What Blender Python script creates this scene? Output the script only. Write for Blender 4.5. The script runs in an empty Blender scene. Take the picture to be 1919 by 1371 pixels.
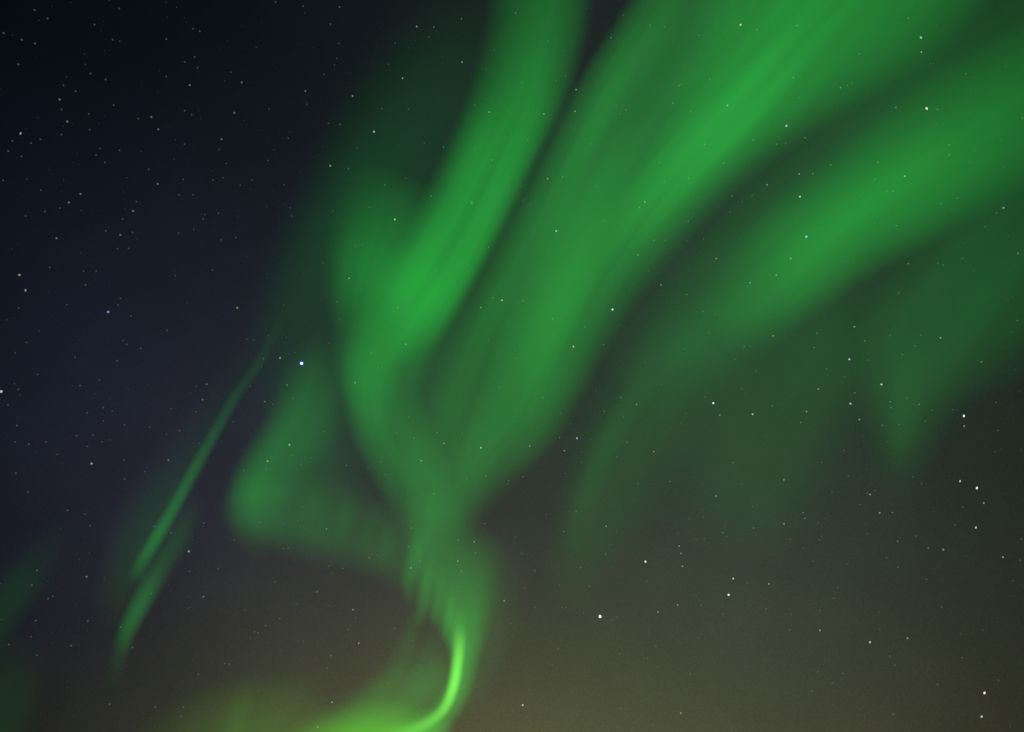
import bpy, math, random
from mathutils import Vector, Matrix, noise

scene = bpy.context.scene
random.seed(7)

# ------------------------------------------------------------------ camera
PITCH = math.radians(50.0)                    # looking up into the night sky
LENS, PW, PH = 20.0, 1919.0, 1371.0
cam_data = bpy.data.cameras.new('camera')
cam_data.lens, cam_data.sensor_width = LENS, 36.0
cam_data.clip_start, cam_data.clip_end = 0.5, 1.0e6
cam = bpy.data.objects.new('camera', cam_data)
scene.collection.objects.link(cam)
EYE = Vector((0.0, 0.0, 1.6))
cam.location = EYE
cam.rotation_euler = (math.pi / 2 + PITCH, 0.0, 0.0)
scene.camera = cam

# ------------------------------------------------------------------ night sky (world)
# Airglow and the light of far towns under the horizon: wide lobes of light fixed to compass directions.
LOBES = [((0.1851, 0.9806, 0.0639), 20, (0.0570, 0.0610, 0.0183)),
         ((-0.1659, 0.9841, 0.0641), 20, (0.0860, 0.0920, 0.0240)),
         ((0.5309, 0.8270, 0.1852), 25, (0.0115, 0.0085, 0.0)),
         ((-0.5623, 0.6460, 0.5162), 25, (0.0044, 0.0033, 0.0118)),
         ((-0.5300, 0.4700, 0.7050), 19, (0.0044, 0.0034, 0.0098)),  # kept narrow so the sky's corner darkens like lens vignetting
         ((-0.5518, 0.6012, 0.5780), 12, (0.0, 0.0025, 0.0)),
         ((-0.0555, 0.5786, 0.8137), 3, (0.0003, 0.0023, 0.0050)),
         ((0.4272, 0.7927, 0.4349), 12, (0.0172, 0.0186, 0.0170)),
         ((-0.2212, 0.8550, 0.4691), 14, (0.0205, 0.0188, 0.0225)),
         ((0.1254, 0.8267, 0.5485), 8, (0.0050, 0.0036, 0.0)),
         ((0.2877, 0.3295, 0.8993), 7, (0.0147, 0.0172, 0.0185)),
         ((0.3246, 0.9084, 0.2634), 25, (0.0074, 0.0090, 0.0108)),
         ((0.2900, 0.5830, 0.7480), 13, (0.0, 0.0240, 0.0010))]        # green airglow
world = bpy.data.worlds.new('World')
scene.world = world
world.use_nodes = True
nt = world.node_tree
nt.nodes.clear()
N = nt.nodes.new
out = N('ShaderNodeOutputWorld')
bg = N('ShaderNodeBackground')
tc = N('ShaderNodeTexCoord')
nrm = N('ShaderNodeVectorMath'); nrm.operation = 'NORMALIZE'
nt.links.new(tc.outputs['Generated'], nrm.inputs[0])
acc = None
for d, k, col in LOBES:
    dot = N('ShaderNodeVectorMath'); dot.operation = 'DOT_PRODUCT'
    nt.links.new(nrm.outputs[0], dot.inputs[0]); dot.inputs[1].default_value = d
    m = N('ShaderNodeMath'); m.operation = 'MULTIPLY_ADD'
    nt.links.new(dot.outputs['Value'], m.inputs[0]); m.inputs[1].default_value = k; m.inputs[2].default_value = -k
    e = N('ShaderNodeMath'); e.operation = 'EXPONENT'
    nt.links.new(m.outputs[0], e.inputs[0])
    s = N('ShaderNodeVectorMath'); s.operation = 'SCALE'
    s.inputs[0].default_value = col
    nt.links.new(e.outputs[0], s.inputs['Scale'])
    if acc is None:
        acc = s
    else:
        a = N('ShaderNodeVectorMath'); a.operation = 'ADD'
        nt.links.new(acc.outputs[0], a.inputs[0]); nt.links.new(s.outputs[0], a.inputs[1])
        acc = a
# faint mottling of the airglow
nz = N('ShaderNodeTexNoise'); nz.inputs['Scale'].default_value = 9.0; nz.inputs['Detail'].default_value = 3.0
nt.links.new(nrm.outputs[0], nz.inputs['Vector'])
nr = N('ShaderNodeMapRange')
nr.inputs['To Min'].default_value = 0.93; nr.inputs['To Max'].default_value = 1.07
nr.inputs['From Min'].default_value = 0.25; nr.inputs['From Max'].default_value = 0.75
nt.links.new(nz.outputs['Fac'], nr.inputs['Value'])
ms = N('ShaderNodeVectorMath'); ms.operation = 'SCALE'
nt.links.new(acc.outputs[0], ms.inputs[0]); nt.links.new(nr.outputs['Result'], ms.inputs['Scale'])
# camera-like grain: fine coloured noise painted into the glow
fg = N('ShaderNodeTexNoise'); fg.inputs['Scale'].default_value = 420.0; fg.inputs['Detail'].default_value = 1.0
nt.links.new(nrm.outputs[0], fg.inputs['Vector'])
fa = N('ShaderNodeVectorMath'); fa.operation = 'MULTIPLY_ADD'
nt.links.new(fg.outputs['Color'], fa.inputs[0]); fa.inputs[1].default_value = (0.6, 0.6, 0.6); fa.inputs[2].default_value = (0.7, 0.7, 0.7)
fm = N('ShaderNodeVectorMath'); fm.operation = 'MULTIPLY'
nt.links.new(ms.outputs[0], fm.inputs[0]); nt.links.new(fa.outputs[0], fm.inputs[1])
nt.links.new(fm.outputs[0], bg.inputs['Color'])
bg.inputs['Strength'].default_value = 1.0
nt.links.new(bg.outputs[0], out.inputs['Surface'])

# ------------------------------------------------------------------ exposure and sampling
scene.view_settings.view_transform = 'Standard'
scene.view_settings.look = 'None'
scene.view_settings.exposure = 0.0
scene.view_settings.gamma = 1.0
cy = scene.cycles
cy.use_denoising = False
cy.transparent_max_bounces = 256
cy.max_bounces = 4
cy.use_adaptive_sampling = True
cy.adaptive_threshold = 0.004
cy.adaptive_min_samples = 24

# ------------------------------------------------------------------ helpers
FPX = LENS / 36.0 * PW
RIGHT = Vector((1, 0, 0))
FWD = Vector((0, math.cos(PITCH), math.sin(PITCH)))
UP = Vector((0, -math.sin(PITCH), math.cos(PITCH)))

def sight(x, y):
    """Direction from the camera towards a point measured on the photograph."""
    return (FWD + RIGHT * ((x - PW / 2) / FPX) + UP * ((PH / 2 - y) / FPX)).normalized()

def link(o):
    scene.collection.objects.link(o)
    return o

def tag(o, label=None, cat=None, group=None, kind=None):
    for k, v in (('label', label), ('category', cat), ('group', group), ('kind', kind)):
        if v:
            o[k] = v

def mesh_obj(name, verts, faces, mat, parent=None, origin=None):
    origin = origin or Vector((0, 0, 0))
    me = bpy.data.meshes.new(name)
    me.from_pydata([tuple(v - origin) for v in verts], [], faces)
    me.materials.append(mat)
    me.update()
    o = link(bpy.data.objects.new(name, me))
    if parent is not None:
        o.parent = parent
    else:
        o.location = origin
    return o

# ------------------------------------------------------------------ aurora
ALT = 10000.0        # height of the glowing layer above the camera
DEPTH = 5000.0       # metres of glowing air that give a brightness of 1
AURORA = {}

def aurora_material(col):
    """Thin glowing air: every metre of it gives off the same light, so thick places look bright."""
    if col in AURORA:
        return AURORA[col]
    m = bpy.data.materials.new('glowing_air')
    m.use_nodes = True
    m.cycles.emission_sampling = 'NONE'
    t = m.node_tree
    t.nodes.clear()
    o = t.nodes.new('ShaderNodeOutputMaterial')
    v = t.nodes.new('ShaderNodeEmission')
    v.inputs['Color'].default_value = (*col, 1)
    v.inputs['Strength'].default_value = 1.0 / DEPTH
    t.links.new(v.outputs[0], o.inputs['Volume'])
    tr = t.nodes.new('ShaderNodeBsdfTransparent')
    em = t.nodes.new('ShaderNodeEmission')
    em.inputs['Color'].default_value = (*col, 1)
    em.inputs['Strength'].default_value = 0.00004
    ad = t.nodes.new('ShaderNodeAddShader')
    t.links.new(tr.outputs[0], ad.inputs[0]); t.links.new(em.outputs[0], ad.inputs[1])
    t.links.new(ad.outputs[0], o.inputs['Surface'])
    AURORA[col] = m
    return m

def catmull(pts, step=9.0):
    P = [pts[0]] + list(pts) + [pts[-1]]
    res = []
    for i in range(1, len(P) - 2):
        a, b, c, d = P[i - 1:i + 3]
        n = max(2, int(math.hypot(c[0] - b[0], c[1] - b[1]) / step))
        for j in range(n):
            t = j / n
            res.append([0.5 * (2 * b[k] + (c[k] - a[k]) * t + (2 * a[k] - 5 * b[k] + 4 * c[k] - d[k]) * t * t
                               + (3 * b[k] - a[k] - 3 * c[k] + d[k]) * t ** 3) for k in range(5)])
    res.append(list(pts[-1]))
    return res

def curtain_mesh(pts, alt, q=2.0, nt_=30, grain=0.10, seed=0.0):
    """A sheet of glowing air along a path: (x, y, reach one side, reach other side, brightness).
    Its depth follows the brightness; it thins out to nothing at its edges."""
    C = catmull(pts)
    n = len(C)
    T = []
    for i in range(n):
        a, b = C[max(0, i - 2)], C[min(n - 1, i + 2)]
        v = Vector((b[0] - a[0], b[1] - a[1])).normalized()
        T.append(v)
    for _ in range(6):
        T = [(T[max(0, i - 1)] + T[i] * 2 + T[min(n - 1, i + 1)]).normalized() for i in range(n)]
    # keep the inner side of a bend from folding over itself
    lim = []
    for i in range(n):
        a, b = max(0, i - 3), min(n - 1, i + 3)
        arc = sum(math.hypot(C[k + 1][0] - C[k][0], C[k + 1][1] - C[k][1]) for k in range(a, b))
        k = T[a].angle_signed(T[b], 0.0) / max(arc, 1e-6)
        lim.append((0.8 / -k if k < -1e-6 else 1e9, 0.8 / k if k > 1e-6 else 1e9))
    reach = [[min(C[i][2], lim[i][0]), min(C[i][3], lim[i][1])] for i in range(n)]
    for _ in range(8):
        reach = [[min(reach[i][s], 0.5 * reach[i][s] + 0.25 * (reach[max(0, i - 1)][s] + reach[min(n - 1, i + 1)][s])) for s in (0, 1)]
                 for i in range(n)]
    front, back = [], []
    length = 0.0
    for i, (x, y, wl, wr, I) in enumerate(C):
        wl, wr = reach[i]
        if i:
            length += math.hypot(x - C[i - 1][0], y - C[i - 1][1])
        I = max(I, 0.0)
        nl = Vector((-T[i].y, T[i].x))       # towards the first side
        for j in range(nt_ + 1):
            t = -1 + 2 * j / nt_
            w = wl if t < 0 else wr
            off = -t * w
            px, py = x + nl.x * off, y + nl.y * off
            prof = max(0.0, 1 - t * t) ** q
            g = 1.0
            if grain:
                g += grain * (noise.noise(Vector((t * (wl + wr) / 55.0, length / 420.0, seed))) * 1.2
                              + noise.noise(Vector((t * (wl + wr) / 22.0, length / 300.0, seed + 9))) * 0.6)
            d = sight(px, py)
            dist = alt / max(d.z, 0.12)
            th = DEPTH * I * prof * g
            front.append(EYE + d * (dist - th / 2))
            back.append(EYE + d * (dist + th / 2))
    m = nt_ + 1
    verts, faces = list(front), []
    idx = {}
    for i in range(n):
        for j in range(m):
            if i in (0, n - 1) or j in (0, nt_):
                idx[(i, j)] = i * m + j             # front and back meet at the rim
            else:
                idx[(i, j)] = len(verts)
                verts.append(back[i * m + j])
    for i in range(n - 1):
        for j in range(nt_):
            faces.append((i * m + j, (i + 1) * m + j, (i + 1) * m + j + 1, i * m + j + 1))
            faces.append((idx[(i, j)], idx[(i, j + 1)], idx[(i + 1, j + 1)], idx[(i + 1, j)]))
    return verts, faces

GREEN = (0.028, 1.0, 0.085)
OLIVE = (0.25, 1.0, 0.02)
SAGE = (0.045, 1.0, 0.095)
MINT = (0.030, 1.0, 0.110)
LIME = (0.230, 1.0, 0.080)
YELLOW = (0.120, 1.0, 0.004)

def aurora(name, label, cat, alt, parts, group=None):
    p0 = parts[0][2][len(parts[0][2]) // 2]
    d = sight(p0[0], p0[1])
    origin = EYE + d * (alt / max(d.z, 0.12))
    root = link(bpy.data.objects.new(name, None))
    root.location = origin
    root.empty_display_size = 200
    tag(root, label, cat, group)
    for k, (pname, col, pts, kw) in enumerate(parts):
        v, f = curtain_mesh(pts, alt * (1 + 0.012 * k), seed=alt * 0.001 + k * 3.3, **kw)
        mesh_obj(pname, v, f, aurora_material(col), root, origin)
    return root

BANDS = 'green aurora beams fanning across the sky'
aurora('aurora_beam', 'green aurora beam bending into an S above the bright curl', 'aurora', ALT * 1.00, [
    ('beam', GREEN, [(1150, -330, 125, 130, 0), (1045, -70, 125, 95, 0.09), (1023, 60, 122, 84, 0.125), (996, 168, 118, 78, 0.17), (943, 283, 108, 74, 0.205), (884, 402, 105, 74, 0.21), (828, 504, 105, 74, 0.21), (778, 588, 105, 76, 0.2),
                     (735, 655, 95, 85, .155), (705, 730, 72, 95, .14), (713, 800, 65, 100, .125), (747, 870, 65, 95, .11), (780, 925, 65, 85, .08),
                     (806, 980, 60, 75, .05), (818, 1050, 60, 60, 0)], dict(q=1.5, grain=.15)),
    ('fold', GREEN, [(775, 330, 140, 120, 0), (735, 425, 130, 150, .09), (700, 510, 105, 190, .16), (680, 605, 75, 150, .10),
                     (668, 690, 50, 100, .09), (682, 760, 40, 90, .05), (705, 840, 40, 60, 0)], {}),
    ('ray', GREEN, [(925, 190, 50, 45, 0), (890, 290, 50, 45, .05), (840, 410, 50, 45, .06), (780, 510, 50, 45, .05), (730, 610, 50, 45, 0)], {}),
    ('ray', GREEN, [(1042, 160, 36, 32, 0), (984, 285, 44, 34, .055), (926, 400, 46, 36, .09), (872, 504, 48, 36, .125), (822, 585, 54, 42, .10), (772, 640, 55, 48, .04), (735, 690, 50, 45, 0)], {}),
], BANDS)
aurora('aurora_beam', 'soft green aurora beam between a dark gap and the widest beam', 'aurora', ALT * 1.05, [
    ('beam', SAGE, [(1430, -320, 75, 150, 0), (1295, -70, 75, 150, 0.09), (1219, 60, 72, 150, 0.125), (1152, 168, 72, 110, 0.135), (1094, 283, 74, 105, 0.14), (1033, 402, 75, 115, 0.14), (977, 504, 75, 150, 0.13), (927, 588, 75, 150, 0.12),
                     (890, 690, 120, 120, .105), (858, 790, 125, 115, .10), (832, 890, 90, 95, .08), (820, 970, 65, 80, .05), (818, 1060, 50, 70, 0)], dict(q=1.25, grain=.14)),
    ('ray', GREEN, [(1215, 20, 34, 34, 0), (1130, 200, 34, 34, .035), (1062, 350, 34, 34, .03), (1000, 500, 34, 34, 0)], {}),
], BANDS)
aurora('aurora_beam', 'widest and brightest green aurora beam crossing the top of the sky', 'aurora', ALT * 1.10, [
    ('beam', GREEN, [(2020, -440, 380, 220, 0), (1800, -230, 360, 200, .17), (1650, -90, 300, 230, .20), (1500, 60, 230, 190, .24), (1395, 180, 165, 140, .255), (1290, 290, 145, 120, .225),
                     (1190, 410, 140, 110, .175), (1115, 520, 135, 100, .135), (1062, 620, 120, 90, .13), (1020, 710, 115, 85, .13),
                     (978, 790, 105, 80, .11), (920, 860, 90, 70, .08), (860, 930, 70, 70, .04), (820, 990, 60, 60, 0)], dict(q=1.5, grain=.14)),
    ('ray', GREEN, [(1600, -60, 60, 60, 0), (1470, 110, 60, 60, .03), (1360, 260, 60, 60, .05), (1260, 370, 60, 55, .03), (1180, 470, 60, 50, 0)], {}),
    ('ray', GREEN, [(1420, 60, 60, 60, 0), (1310, 230, 60, 60, .03), (1200, 380, 60, 55, .035), (1105, 510, 60, 50, .04), (1045, 620, 60, 50, .04), (1000, 730, 55, 50, .03), (960, 820, 50, 50, 0)], {}),
], BANDS)
aurora('aurora_beam', 'short green aurora beam slanting below the widest beam', 'aurora', ALT * 1.15, [
    ('beam', GREEN, [(2320, -40, 170, 170, 0), (2060, 120, 160, 160, .055), (1990, 170, 165, 150, .072), (1900, 230, 165, 135, .096), (1790, 305, 160, 120, .135), (1680, 375, 155, 110, .17),
                     (1570, 450, 145, 100, .175), (1490, 512, 138, 95, .15), (1415, 575, 120, 90, .075), (1340, 630, 90, 80, 0)], dict(q=1.6, grain=.08)),
    ('ray', GREEN, [(1800, 240, 50, 50, 0), (1680, 330, 50, 45, .03), (1560, 420, 50, 45, .03), (1460, 500, 50, 45, 0)], {}),
], BANDS)
aurora('aurora_streak', 'long dim green aurora streak trailing down from the short slanting beam', 'aurora', ALT * 1.19, [
    ('streak', MINT, [(1440, 540, 70, 80, 0), (1340, 620, 95, 110, .042), (1250, 700, 95, 130, .034), (1190, 780, 90, 150, .030),
                      (1140, 870, 85, 160, .027), (1105, 960, 80, 150, .022), (1075, 1050, 70, 110, .018), (1050, 1150, 60, 80, 0)], {}),
    ('ray', MINT, [(1220, 690, 30, 40, 0), (1150, 800, 30, 40, .02), (1095, 930, 30, 40, .02), (1070, 1040, 30, 40, 0)], {}),
])
aurora('aurora_veil', 'dark green aurora veil filling the gap between widest and short beam', 'aurora', ALT * 1.30, [
    ('veil', GREEN, [(2560, -330, 300, 260, 0), (2240, -130, 300, 260, .04), (2040, -10, 280, 240, .035), (1880, 90, 240, 220, .052), (1720, 200, 210, 200, .072), (1560, 330, 180, 180, .055),
                     (1400, 480, 140, 150, .045), (1270, 620, 110, 120, .03), (1170, 740, 90, 100, 0)], {}),
])
aurora('aurora_veil', 'dim green aurora veil narrowing to a point below the short beam', 'aurora', ALT * 1.24, [
    ('veil', MINT, [(2360, 90, 300, 300, 0), (2080, 280, 300, 300, .045), (1960, 390, 290, 280, .05), (1860, 490, 260, 250, .06), (1785, 580, 215, 215, .062), (1728, 665, 160, 170, .058),
                    (1698, 740, 110, 130, .048), (1686, 810, 85, 100, .032), (1680, 880, 65, 80, .012), (1676, 950, 50, 60, 0)], {}),
    ('ray', MINT, [(1720, 620, 50, 60, 0), (1695, 720, 45, 55, .016), (1688, 810, 40, 50, .018), (1682, 890, 30, 40, 0)], {}),
])
aurora('aurora_veil', 'barely green aurora patch hanging over the grey sky', 'aurora', ALT * 1.36, [
    ('veil', MINT, [(1640, 480, 170, 160, 0), (1560, 620, 220, 190, .032), (1470, 740, 240, 190, .028), (1430, 850, 230, 170, .024), (1410, 950, 180, 150, .016), (1390, 1060, 140, 120, 0)], {}),
])
aurora('aurora_veil', 'dim teal aurora veil along the dark side of the S-shaped beam', 'aurora', ALT * 1.27, [
    ('veil', MINT, [(985, 10, 200, 110, 0), (860, 140, 185, 170, .015), (755, 265, 165, 200, .027), (685, 385, 150, 180, .034),
                    (620, 500, 140, 150, .030), (565, 620, 130, 120, .020), (515, 750, 110, 90, .008), (480, 850, 90, 80, 0)], {}),
])
aurora('aurora_lobe', 'rounded green aurora lobe beside the thin streaks', 'aurora', ALT * 1.08, [
    ('lobe', GREEN, [(635, 620, 60, 90, 0), (590, 710, 70, 110, .04), (545, 790, 55, 110, .07), (502, 860, 55, 100, .10),
                     (474, 915, 55, 100, .12), (470, 960, 58, 95, .075), (485, 1010, 55, 80, .02), (505, 1050, 50, 60, 0)], {}),
    ('fringe', GREEN, [(420, 925, 60, 60, 0), (490, 962, 70, 90, .045), (575, 988, 75, 120, .05), (655, 1008, 75, 130, .045),
                       (735, 1032, 75, 120, .05), (795, 1065, 70, 80, .035), (860, 1085, 50, 50, 0)], {}),
    ('veil', GREEN, [(610, 640, 90, 90, 0), (590, 780, 110, 110, .035), (590, 900, 120, 130, .035), (570, 1030, 80, 80, 0)], {}),
    ('ray', GREEN, [(600, 880, 22, 22, 0), (580, 940, 34, 34, .010), (562, 1000, 22, 22, 0)], {}),
    ('ray', GREEN, [(662, 925, 20, 20, 0), (648, 970, 24, 24, .018), (636, 1025, 20, 20, 0)], {}),
    ('ray', GREEN, [(700, 950, 16, 18, 0), (688, 1000, 18, 20, .008), (676, 1045, 16, 18, 0)], {}),
    ('ray', GREEN, [(738, 975, 18, 18, 0), (722, 1025, 22, 24, .014), (714, 1075, 16, 18, 0)], {}),
])
aurora('aurora_curl', 'blazing lime green aurora curl hooking back above the horizon glow', 'aurora', ALT * 0.97, [
    ('glow', GREEN, [(806, 920, 60, 80, 0), (812, 1000, 65, 115, .055), (830, 1065, 78, 135, .105), (850, 1125, 72, 100, .145),
                     (862, 1180, 46, 66, .22), (864, 1235, 28, 42, .25), (854, 1290, 27, 36, .24), (834, 1335, 36, 32, .20),
                     (800, 1370, 46, 38, .2), (740, 1400, 50, 40, .15), (630, 1440, 50, 40, 0)], {}),
    ('core', LIME, [(853, 1115, 28, 22, 0), (860, 1172, 20, 17, .06), (861, 1207, 17, 15, .32), (858, 1240, 16, 14, .54), (851, 1282, 15, 14, .62),
                    (836, 1322, 15, 14, .45), (814, 1346, 16, 14, .30), (783, 1364, 18, 15, .17), (725, 1384, 20, 18, 0)], dict(nt_=20, grain=0)),
    ('fringe', GREEN, [(870, 1010, 60, 110, 0), (895, 1100, 75, 95, .030), (905, 1180, 70, 75, .030), (893, 1240, 60, 60, .026),
                       (872, 1300, 40, 40, .02), (850, 1350, 40, 40, 0)], {}),
    ('lower_glow', YELLOW, [(845, 1350, 40, 30, 0), (805, 1376, 80, 36, .13), (745, 1398, 110, 46, .30), (670, 1420, 115, 60, .42),
                            (600, 1445, 110, 60, .36), (530, 1475, 100, 60, .2), (450, 1510, 90, 60, 0)], {}),
    ('veil', GREEN, [(825, 1170, 30, 40, 0), (808, 1225, 50, 55, .034), (785, 1280, 65, 60, .055), (735, 1320, 70, 60, .04), (670, 1355, 70, 60, .02), (600, 1385, 60, 60, 0)], {}),
    ('inner_glow', GREEN, [(855, 1225, 40, 22, 0), (842, 1275, 75, 26, .06), (800, 1312, 90, 45, .06), (735, 1345, 90, 60, .05), (660, 1372, 80, 60, .03), (570, 1370, 70, 60, 0)], {}),
    ('ray', GREEN, [(792, 985, 20, 22, 0), (778, 1040, 22, 24, .06), (765, 1092, 20, 22, .055), (772, 1140, 14, 14, 0)], dict(grain=0)),
    ('ray', GREEN, [(808, 1030, 20, 20, 0), (798, 1085, 20, 20, .05), (792, 1140, 18, 18, .06), (784, 1175, 14, 14, 0)], dict(grain=0)),
    ('ray', GREEN, [(830, 1060, 16, 16, 0), (822, 1115, 16, 16, .03), (815, 1150, 14, 14, .03), (809, 1180, 12, 12, 0)], dict(grain=0)),
    ('ray', GREEN, [(848, 1090, 14, 14, 0), (842, 1145, 14, 14, .05), (836, 1180, 12, 12, .03), (831, 1205, 10, 10, 0)], dict(grain=0)),
])
aurora('aurora_ray', 'pale curved aurora ray inside the bend of the bright curl', 'aurora', ALT * 0.95, [
    ('ray', GREEN, [(790, 1110, 25, 20, 0), (772, 1190, 30, 22, .03), (742, 1255, 34, 26, .035), (695, 1305, 40, 34, .03), (630, 1345, 40, 40, 0)], {}),
])
aurora('aurora_streak', 'thin straight bright green aurora streak against the dark navy sky', 'aurora', ALT * 0.99, [
    ('streak', GREEN, [(548, 562, 13, 13, 0), (482, 684, 14, 14, .018), (440, 745, 15, 15, .03), (375, 860, 16, 16, .06), (325, 952, 17, 17, .092),
                       (290, 1013, 18, 18, .115), (264, 1058, 18, 18, .065), (250, 1092, 18, 18, 0)], dict(nt_=16, grain=0)),
    ('haze', GREEN, [(470, 660, 60, 30, 0), (380, 840, 80, 30, .012), (280, 1000, 90, 40, .022), (230, 1100, 60, 40, .015), (205, 1180, 50, 40, 0)], {}),
])
aurora('aurora_streak', 'short stubby green aurora streak just beneath the thin straight one', 'aurora', ALT * 0.98, [
    ('streak', MINT, [(372, 930, 30, 30, 0), (335, 1005, 32, 32, .03), (300, 1065, 30, 28, .05), (267, 1125, 26, 26, .10), (240, 1180, 25, 22, .085),
                      (226, 1225, 24, 22, .025), (208, 1290, 22, 20, 0)], dict(nt_=16, grain=0)),
])
aurora('aurora_streak', 'faint green aurora streak at the very edge of the navy sky', 'aurora', ALT * 1.02, [
    ('streak', GREEN, [(125, 970, 40, 40, 0), (70, 1055, 55, 55, .010), (25, 1115, 60, 55, .017), (-30, 1190, 60, 55, .018), (-80, 1260, 40, 34, .02), (-160, 1370, 40, 34, 0)], {}),
])
aurora('aurora_glow', 'low dark green aurora glow in the dim bottom corner', 'aurora', ALT * 0.93, [
    ('glow', GREEN, [(60, 1190, 70, 60, 0), (10, 1290, 110, 100, .013), (-40, 1400, 100, 100, .02), (-110, 1540, 100, 100, 0)], {}),
])
aurora('aurora_glow', 'olive green aurora glow low above the horizon beside the curl', 'aurora', ALT * 0.91, [
    ('glow', OLIVE, [(630, 1330, 90, 60, 0), (540, 1360, 120, 80, .05), (450, 1390, 135, 80, .058), (340, 1420, 120, 80, .030), (240, 1430, 70, 60, 0)], {}),
    ('ray', OLIVE, [(470, 1270, 30, 30, 0), (450, 1330, 30, 30, .016), (430, 1400, 30, 30, .02), (415, 1470, 30, 30, 0)], {}),
])

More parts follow.
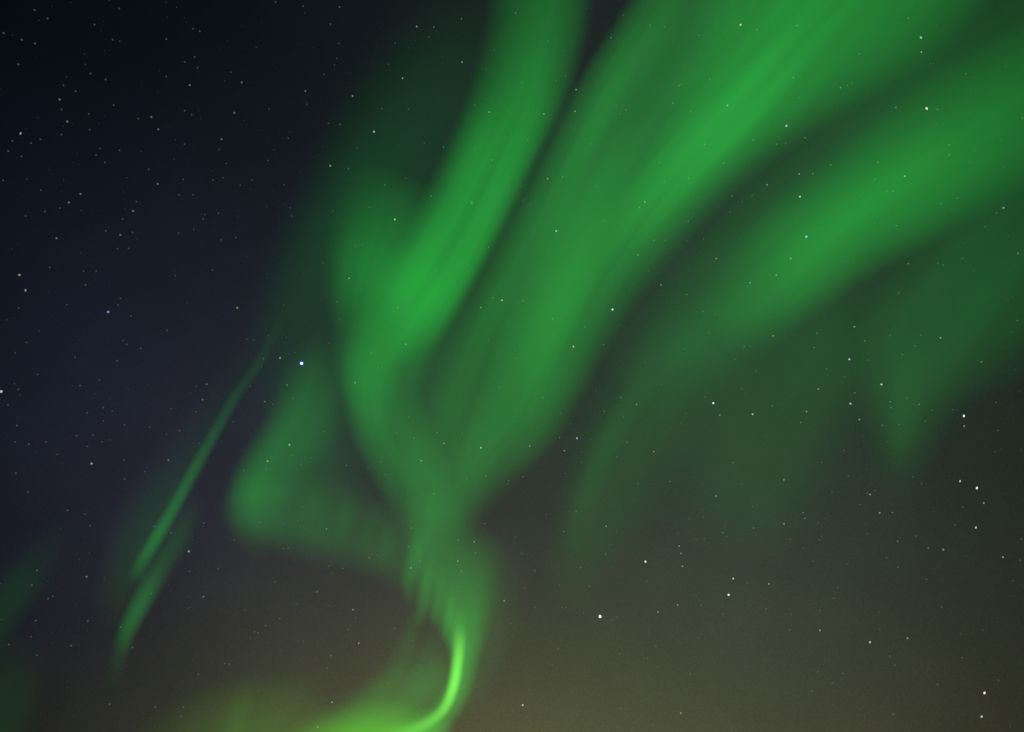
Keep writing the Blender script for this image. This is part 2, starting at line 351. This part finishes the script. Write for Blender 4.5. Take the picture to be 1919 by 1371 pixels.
# ------------------------------------------------------------------ stars
# (tile x, tile y): measured positions in quarter pixels, magnitude class 1..6, then b blue, B blue-rimmed, o orange, e drawn out
CAT = {
(0, 0): "28,246,2 163,296,2 262,324,2 258,74,1 357,136,1 137,480,2 893,62,1 708,182,1 844,296,1 1246,291,2 1446,214,1 1496,233,2 1459,425,2 1385,462,1 1422,636,3 1811,616,3 1755,843,3 1730,540,1o 679,549,1 791,594,2 475,638,1 566,681,1 447,744,3 461,818,1 504,909,3 154,998,4e 1134,875,3 1036,887,2o 1186,967,3 1660,1041,3 1382,1079,2 672,970,1 851,786,1 1384,828,2 1436,857,1 665,852,1 460,1006,1 62,1130,2 92,1054,1o 303,1041,1 232,1071,1 160,1170,1 719,1160,1 895,1124,1 787,1215,2 1114,1266,2 1695,1222,1 1373,1342,2 1596,1348,2 1670,1329,1 1888,1347,2 1480,506,1 1245,570,1 1640,1117,1o 23,1348,1 749,1110,1",
(480, 0): "352,43,2 625,50,2 556,180,2 1203,197,3 1331,201,2 1538,139,2 1293,275,1 1042,322,1 620,325,1 605,435,1 588,486,1 1543,463,3 1097,584,3 722,718,3 369,680,3 379,780,1 942,811,1 1140,817,1 883,985,4 628,929,2 541,922,1 240,1034,1 754,1106,1 1260,1073,1 1404,1100,2 555,1240,4 691,1260,2 1746,838,3 1785,375,1 1638,785,1 1725,518,1 1769,1197,2 1123,1335,1 96,815,1 89,1200,1 508,556,1 992,480,1 146,14,1 1912,1007,1 1635,1113,1",
(960, 0): "25,95,2 740,281,2 830,112,1 478,670,3 470,832,3 237,852,3 265,1337,3 376,1321,2 851,820,2 779,793,1 1710,184,4 1613,788,3 1440,1079,2 1252,638,2 1268,630,1 1204,770,2 1335,834,1 1480,595,1 1401,263,1 1805,1047,2 1583,1221,2 1322,1330,2 1103,1217,1 1033,188,1 1140,201,1 1835,221,1 116,1047,1 588,1076,1 328,600,1 402,568,1 73,617,1 268,308,1 806,851,1 1139,1361,1",
(1440, 0): "1143,280,4e 1146,389,3e 1186,811,5e 1265,817,2e 135,941,4 274,1030,2 61,1078,2 130,1070,1 188,578,2 214,190,2 682,403,1 540,655,2 592,638,1 626,619,1 955,802,2 466,1234,2 821,1214,2 231,1301,3 333,1300,2 1022,1318,3 798,1339,1 1356,1083,1 1480,552,1 1048,135,1 1355,1158,1 1903,882,1",
(0, 343): "1181,5,3 306,51,1 603,80,3 516,144,3 336,211,1 448,186,1 192,245,1 997,208,4b 1021,138,1 1447,86,1 1341,86,1 1800,15,1 1636,225,2 1521,267,2 1535,234,1 918,268,2 793,357,2 902,387,3 992,368,2 1338,374,1 1451,346,1 424,412,3 963,488,1o 881,490,1 1655,425,1 1767,406,1 1591,650,2 145,687,4o 191,802,4e 373,631,1 626,658,1 721,659,1 641,762,2 1313,693,1 1778,933,4o 884,912,2 902,862,1 810,964,5b 981,994,2 500,909,1 140,935,1 1252,1102,2 951,1206,2 921,1178,1 1055,1237,2 877,1331,2 564,1304,1 113,1271,1 200,1192,1 1849,1167,2 1903,1174,1",
(480, 343): "965,11,2 1311,94,2 1039,271,4 266,245,2 253,184,1 574,206,1 697,712,3 795,460,1 740,466,1 500,595,1 607,888,2 1063,930,2 1122,1206,3 1682,931,3 1774,859,2 1841,876,4 1740,480,2 1344,653,1 1583,663,1 546,1198,2 625,1018,1 179,1308,4 341,1349,6B 92,1140,1 226,1154,1 290,1268,1 206,913,1 1740,1175,1 211,12,1 848,182,1",
(960, 343): "993,140,3 954,183,2 329,358,4 1318,285,2 1063,427,2 942,537,3e 1143,427,1 1647,96,2 1632,215,1 1722,139,1 1909,12,3 1528,564,3 1433,417,1 1306,434,1 1114,763,3 1307,833,2 1782,745,3 1017,658,1 751,946,5 1427,960,2 1523,979,1 304,1014,2 545,1075,2 80,883,2 683,1208,2 458,1224,4 56,1219,1 27,1310,1 995,1340,1 1737,1223,2 1672,1320,1 632,22,1 684,280,1 1469,1120,1 1799,92,1 60,22,1 82,128,1 1290,1242,1",
(1440, 343): "236,100,4 284,400,5b 167,563,3 59,688,3 933,57,2 1761,184,3 1709,222,1 959,319,1 1048,602,2 1269,598,1 1308,613,1 1455,564,1 975,823,1 645,1075,3 364,1124,2 344,1230,2 606,1319,4 36,1143,3 722,1180,2 911,1142,1 1140,1138,1 1289,1158,3 1100,1217,1 1004,1285,2 749,1325,1 1870,526,2 1866,1028,1 1596,1338,2 1415,113,1 1293,152,1 887,62,1 1624,326,1",
(0, 686): "8,189,5 108,131,1 138,172,1 600,145,2 745,103,1 59,290,1 127,444,2 653,349,2 773,310,2 841,336,1 776,408,1 932,440,2 574,520,2 694,514,1 216,583,2 344,567,2 112,566,1 428,660,1 686,729,4 1262,703,3 935,845,2 929,700,1 119,801,2 210,941,1 1548,134,3 1517,250,3 1472,152,1 1746,413,2 1345,483,2 1246,510,1 1124,455,1 1489,575,1 1827,780,2 1873,150,1 506,1079,2 674,1195,1 635,1107,1 1159,1199,2 1281,1249,2 1528,1174,2 1752,1300,1 1283,318,1 1468,340,1 655,600,1 762,566,1 1085,790,1 282,62,1",
(480, 686): "231,139,3 65,264,3 742,124,3 249,589,4 86,711,4 508,490,1 272,668,1 413,686,1 336,733,1 117,680,1 74,771,2 678,743,2 838,759,1 935,717,1 968,810,2 1055,500,1 1181,537,2 1356,497,2 1407,577,3 1237,708,3 1684,610,4 1723,823,2 1578,847,1 1891,856,2 1884,885,1 1330,956,2 1162,1213,2 1713,1179,2 1515,1300,2 1633,1315,3 1141,1349,2 527,1219,3 313,1157,1 25,1168,1 240,1362,2 204,1366,1 945,7,1 910,12,1 1141,376,1 1823,155,1 1543,502,1 279,238,1 124,285,1 345,1051,1",
(960, 686): "485,539,5b 1506,276,5 1800,359,4 1555,366,3 1447,231,2 930,285,3 690,337,2 813,233,2 787,293,1 355,534,2 130,597,3 390,633,3 230,235,2 359,350,1 437,430,1 524,641,1 588,547,1 860,569,2 784,679,2 1061,639,3 520,720,1 399,804,1 80,827,2 478,1089,2 254,1110,1 703,1198,3 782,1238,1 385,1238,2 22,1279,1 1182,864,2 939,878,1 1654,723,2 1718,879,1 1527,972,3 1800,1052,1 1808,1211,2 1433,1129,1 1327,1144,1 1239,1250,1 1578,1247,2 1606,1276,1 1590,1200,1 1251,1347,3 1439,1291,1 1378,1297,1 1115,134,1 1720,168,1 1303,354,1 628,180,1 834,378,1 10,406,1 741,1332,1 1826,34,1 1265,427,1",
(1440, 686): "847,136,4 615,280,4 374,171,3 570,76,1 434,18,1 647,199,2 28,297,2 286,339,3 262,336,1 241,421,2 682,399,3 914,265,2 919,310,2 1129,286,2 1038,237,1 853,441,2 980,438,1 1222,328,1 1382,325,1 1465,372,5e 1467,448,3e 1720,482,1 567,630,1 400,720,1 116,851,3 762,960,3 739,950,1 798,930,1 688,1037,1 834,1098,3 930,1095,2 1148,879,1 1436,860,4e 1562,912,5e 1614,1024,3e 1555,1208,4e 260,1097,2 274,1140,2 117,1179,3 163,1295,1 398,1276,1 380,1300,1 968,1311,2 740,1255,1 1399,1190,1 1106,1271,1 1896,1296,1 1455,1054,1 600,822,1 1084,830,1 371,1175,1 476,945,1 1705,270,1 1176,411,1 258,1362,1 1198,1362,2",
(0, 1028): "1415,19,4 649,209,3 277,161,2 238,272,2 361,374,1 397,356,1 268,538,2 658,541,2 903,587,2 1632,152,2 1421,170,1 1525,358,3 1907,621,2 992,740,2 533,727,2 276,797,1 1718,863,2 1685,860,1 1487,940,2 822,1163,2 1164,1186,2 1374,1186,1 1360,1257,1 1832,459,1 231,660,1 66,718,1 1132,335,1",
(480, 1028): "848,68,2 906,44,1 1227,93,2 1161,143,3 1511,92,3 1539,166,2 1643,28,2 457,321,3 548,425,2 725,456,3 744,514,1 692,606,1 769,708,3 561,800,2 532,893,1 569,1149,3 462,1334,3 1037,597,1 1176,685,1 1322,516,1 1858,389,3 14,631,2 177,523,1 140,249,1 307,412,1 356,693,1 543,131,1 650,146,1 571,183,1 1908,560,1 72,575,1",
(960, 1028): "658,507,6 998,96,5 1275,131,3 1264,34,3e 700,39,2 511,142,2 170,163,2 354,269,2 400,440,1 373,440,1 535,480,1 746,532,1 788,513,1 1091,473,3 1237,422,3 1378,356,1 1417,422,1 1577,489,2 1655,223,4 1621,345,5 1902,450,2 1762,257,1 806,789,2 1076,730,2 1090,882,1 1331,938,1 303,868,1 344,748,1 78,1171,4 112,1257,2 1263,1230,3 811,1196,1 1397,670,1 577,280,1 171,440,1 1007,243,1 1014,818,1 94,293,1 70,36,1",
(1440, 1028): "4,263,3 335,94,1 586,113,2 884,68,2 969,138,2 1185,228,2 1757,63,3 1310,7,3 1887,86,1 487,371,2 520,290,1 160,609,2 386,611,3 171,490,1 834,603,2 761,700,4e 1043,670,3e 910,804,2e 949,872,1 559,934,2 370,920,1 478,1007,2 324,1067,2 1619,1080,5eo 1598,1257,4e 1723,985,2 1267,1016,1 936,1240,1 1452,816,1 1297,437,1 387,465,1",
}
# the brightest stars: where, what they look like and stand beside, and a short name for pointing from them
ANCHORS = [
 (38, 249, 'white drawn-out star, brightest in the black upper corner', 'drawn-out star in the black corner'),
 (701, 246, 'bright white star inside the dim teal veil', 'bright star in the teal veil'),
 (619, 310, 'brilliant warm white star on the dark rim of the teal veil', 'star rimming the teal veil'),
 (1387, 46, 'pale star near the top of the widest aurora beam', 'star topping the widest beam'),
 (1726, 70, 'upper drawn-out star of a close pair beyond the widest beam', 'upper star of the drawn-out pair'),
 (1736, 203, 'bright slanted star with a dim companion between widest and short beam', 'slanted star with a dim companion'),
 (1474, 235, 'bright star on the lower edge of the widest beam', 'star edging the widest beam'),
 (249, 395, 'bluish white ringed star alone in the navy sky', 'bluish ringed star'),
 (36, 515, 'orange star just above a white drawn-out one at the sky edge', 'orange star at the sky edge'),
 (48, 543, 'white drawn-out star just below an orange one at the sky edge', 'drawn-out star under the orange one'),
 (445, 576, 'orange ringed star above the tip of the thin straight streak', 'orange star above the thin streak'),
 (203, 584, 'bright deep blue star in the navy sky', 'deep blue star'),
 (740, 411, 'pale star where the teal veil meets the S-shaped beam', 'star between veil and S-shaped beam'),
 (940, 562, 'brightest of three stars in the dark notch beside the S-shaped beam', 'brightest star beside the S-shaped beam'),
 (525, 670, 'grey white star beside the dazzling blue-rimmed one', 'grey star by the dazzling one'),
 (565, 680, 'dazzling white star with a deep blue rim above the rounded lobe', 'dazzling blue-rimmed star'),
 (1042, 432, 'pale green star inside the soft middle beam', 'star in the soft middle beam'),
 (1148, 580, 'dazzling white star on the dark lower flank of the widest beam', 'dazzling star under the widest beam'),
 (1074, 649, 'mint star on the fading lower edge of the widest beam', 'mint star under the widest beam'),
 (1499, 368, 'white star above the short slanting beam', 'star above the short beam'),
 (1511, 443, 'bright blue-white star inside the short slanting beam', 'blue star in the short beam'),
 (1591, 673, 'white star in the dark space under the short beam', 'star under the short beam'),
 (2, 733, 'large white star cut by the edge of the sky', 'large star cut by the edge'),
 (171, 868, 'white ringed star in the navy sky beside the thin streak', 'ringed star beside the thin streak'),
 (542, 833, 'blue-white star above its twin in the rounded lobe', 'upper star of the lobe'),
 (501, 864, 'pale star below its twin in the rounded lobe', 'lower star of the lobe'),
 (901, 838, 'bright star low in the fading end of the middle beams', 'star in the fading beams'),
 (1081, 821, 'bright blue-white star in the dark gap before the dim streak', 'blue star by the dim streak'),
 (1337, 755, 'dazzling white star over the barely green patch', 'dazzling star over the dim patch'),
 (1410, 776, 'white upright star close to a dazzling one', 'upright star by the dazzling one'),
 (1652, 720, 'mint white star on the flank of the pointed veil', 'mint star by the pointed veil'),
 (1594, 756, 'white star beside the tip of the pointed veil', 'white star beside the pointed veil'),
 (1806, 779, 'bright upright star with a dimmer one right under it', 'star with a dimmer one under it'),
 (1799, 901, 'white slanted star, the smaller of two close together in grey sky', 'smaller slanted star'),
 (1831, 914, 'brilliant slanted star, the larger of two close together in grey sky', 'brilliant slanted star'),
 (1829, 988, 'white slanted star alone below the brilliant slanted pair', 'slanted star below the pair'),
 (354, 1033, 'white ringed star below the rounded lobe', 'ringed star below the lobe'),
 (1125, 1155, 'brightest white star of the grey sky, beyond the curl', 'brightest star of the grey sky'),
 (1210, 1052, 'bright white star at the foot of the dim streak', 'star below the dim streak'),
 (1374, 1084, 'white star above a brighter one in the grey sky', 'star above a brighter one'),
 (1365, 1114, 'bright white star under a dimmer one in the grey sky', 'bright star under a dimmer one'),
 (979, 1321, 'cream star beside the bright curl in the olive glow', 'cream star beside the curl'),
 (1630, 1203, 'white slanted star at the start of the olive horizon glow', 'slanted star in the olive glow'),
 (1845, 1298, 'orange slanted star in the brown bottom corner', 'orange star in the brown corner'),
 (1840, 1342, 'cream slanted star under the orange one in the brown corner', 'cream star in the brown corner'),
]
R_STAR = 9000.0
PXA = 1.0 / FPX
TINT = {'': (1.0, 1.0, 0.97), 'b': (0.28, 0.46, 1.0), 'B': (0.92, 0.94, 1.0), 'o': (1.0, 0.78, 0.52)}
RADIUS = {1: 0.95, 2: 1.05, 3: 1.2, 4: 1.4, 5: 1.6, 6: 2.2}
GLEAM = {1: 0.05, 2: 0.11, 3: 0.23, 4: 0.48, 5: 0.95, 6: 1.6}
STAR_MESH = {}

def emitter(name, col, strength):
    """Shining point: adds its light to whatever glows behind it."""
    m = bpy.data.materials.new(name)
    m.use_nodes = True
    m.cycles.emission_sampling = 'NONE'
    t = m.node_tree
    t.nodes.clear()
    o = t.nodes.new('ShaderNodeOutputMaterial')
    e = t.nodes.new('ShaderNodeEmission')
    e.inputs['Color'].default_value = (*col, 1)
    e.inputs['Strength'].default_value = strength / 2     # near and far side both shine through
    tr = t.nodes.new('ShaderNodeBsdfTransparent')
    ad = t.nodes.new('ShaderNodeAddShader')
    t.links.new(tr.outputs[0], ad.inputs[0]); t.links.new(e.outputs[0], ad.inputs[1])
    t.links.new(ad.outputs[0], o.inputs['Surface'])
    return m

def ico(sub):
    import bmesh
    bm = bmesh.new()
    bmesh.ops.create_icosphere(bm, subdivisions=sub, radius=1.0)
    v = [p.co.copy() for p in bm.verts]
    f = [[q.index for q in p.verts] for p in bm.faces]
    bm.free()
    return v, f

ICO = ico(2)

def star_mesh(mag, tint, side):
    key = (mag, tint, side)
    if key not in STAR_MESH:
        g = GLEAM[mag] * (0.52 if side else 1.0)
        me = bpy.data.meshes.new('star')
        me.from_pydata([tuple(v) for v in ICO[0]], [], ICO[1])
        me.materials.append(emitter('starlight', TINT[tint], g))
        STAR_MESH[key] = me
    return STAR_MESH[key]

RIM = emitter('blue_starlight', (0.04, 0.07, 1.0), 0.75)

def frame(x, y):
    """Axes at a star: along its drawn-out direction (round the picture's middle), across it, and along the line of sight."""
    d = sight(x, y)
    c = sight(PW / 2, PH / 2)
    t = d.cross(c)
    t = t.normalized() if t.length > 1e-4 else RIGHT.copy()
    return t, d.cross(t).normalized(), d

stars = []
for (tx, ty), rows in CAT.items():
    for r in rows.split():
        a, b, c = r.split(',')
        stars.append((tx + float(a) / 3.998, ty + float(b) / 3.997, int(c[0]), c[1:]))
stars.sort(key=lambda s: -s[2])
single, rest = stars[:300], stars[300:]

HOURS = 'twelve one two three four five six seven eight nine ten eleven'.split()
LOOK = {2: 'faint', 3: 'clear', 4: 'bright', 5: 'bright', 1: 'very faint'}
def describe(x, y, mag, tint, used):
    near = sorted(ANCHORS, key=lambda a: math.hypot(a[0] - x, a[1] - y))
    if mag >= 4 and math.hypot(near[0][0] - x, near[0][1] - y) < 4:
        return near[0][2]
    hue = 'orange' if 'o' in tint else 'white'
    for a in near[:4]:
        dist = math.hypot(a[0] - x, a[1] - y)
        h = HOURS[round(math.degrees(math.atan2(x - a[0], a[1] - y)) / 30) % 12]
        how = 'right beside' if dist < 28 else 'close to' if dist < 65 else 'off' if dist < 125 else 'far from'
        s = f"{LOOK[mag]} {hue} star {how} the {a[3]}, at {h} o'clock"
        if s not in used:
            return s
    return s

used = {}
for x, y, mag, fl in single:
    tint = ''.join(c for c in fl if c in 'bBo')
    long_ = 1.55 if 'e' in fl else 1.0
    side = x < 620 and mag < 6
    o = link(bpy.data.objects.new('star', star_mesh(mag, tint, side)))
    t, n, d = frame(x, y)
    r = RADIUS[mag] * PXA * R_STAR * (1.08 if side and mag > 1 else 1.0)
    if long_ > 1:
        r *= 0.8
    M = Matrix((t * r * long_ ** 0.9, n * r / long_ ** 0.35, d * r)).transposed().to_4x4()
    M.translation = EYE + d * R_STAR
    o.matrix_world = M
    lab = describe(x, y, mag, tint, used)
    used.setdefault(lab, []).append(o)
    tag(o, lab, 'star', 'stars scattered over the night sky')
    if tint == 'B':                       # the blue rim that the most dazzling star shows
        v = [p * 1.75 for p in ICO[0]]
        h = mesh_obj('rim', v, ICO[1], RIM, o)

# the faintest measured stars, with invented random specks added for a fine speckle
verts, faces = [], []
V1, F1 = ico(1)
def speck(x, y, rad):
    base = len(verts)
    d = sight(x, y)
    c = EYE + d * (R_STAR * 1.02)
    for v in V1:
        verts.append(c + v * (rad * PXA * R_STAR))
    faces.extend([[i + base for i in f] for f in F1])
for x, y, mag, fl in rest:
    speck(x, y, 1.15)
rs = random.Random(3)
for _ in range(900):
    speck(rs.uniform(-20, 1940), rs.uniform(-20, 1390), 0.35 + 0.45 * rs.random() ** 3)
dust = mesh_obj('faint_stars', verts, faces, emitter('faint_starlight', (1, 1, 0.97), 0.055))
tag(dust, 'countless barely visible tiny stars and added specks peppering the whole night sky', 'stars', None, 'stuff')
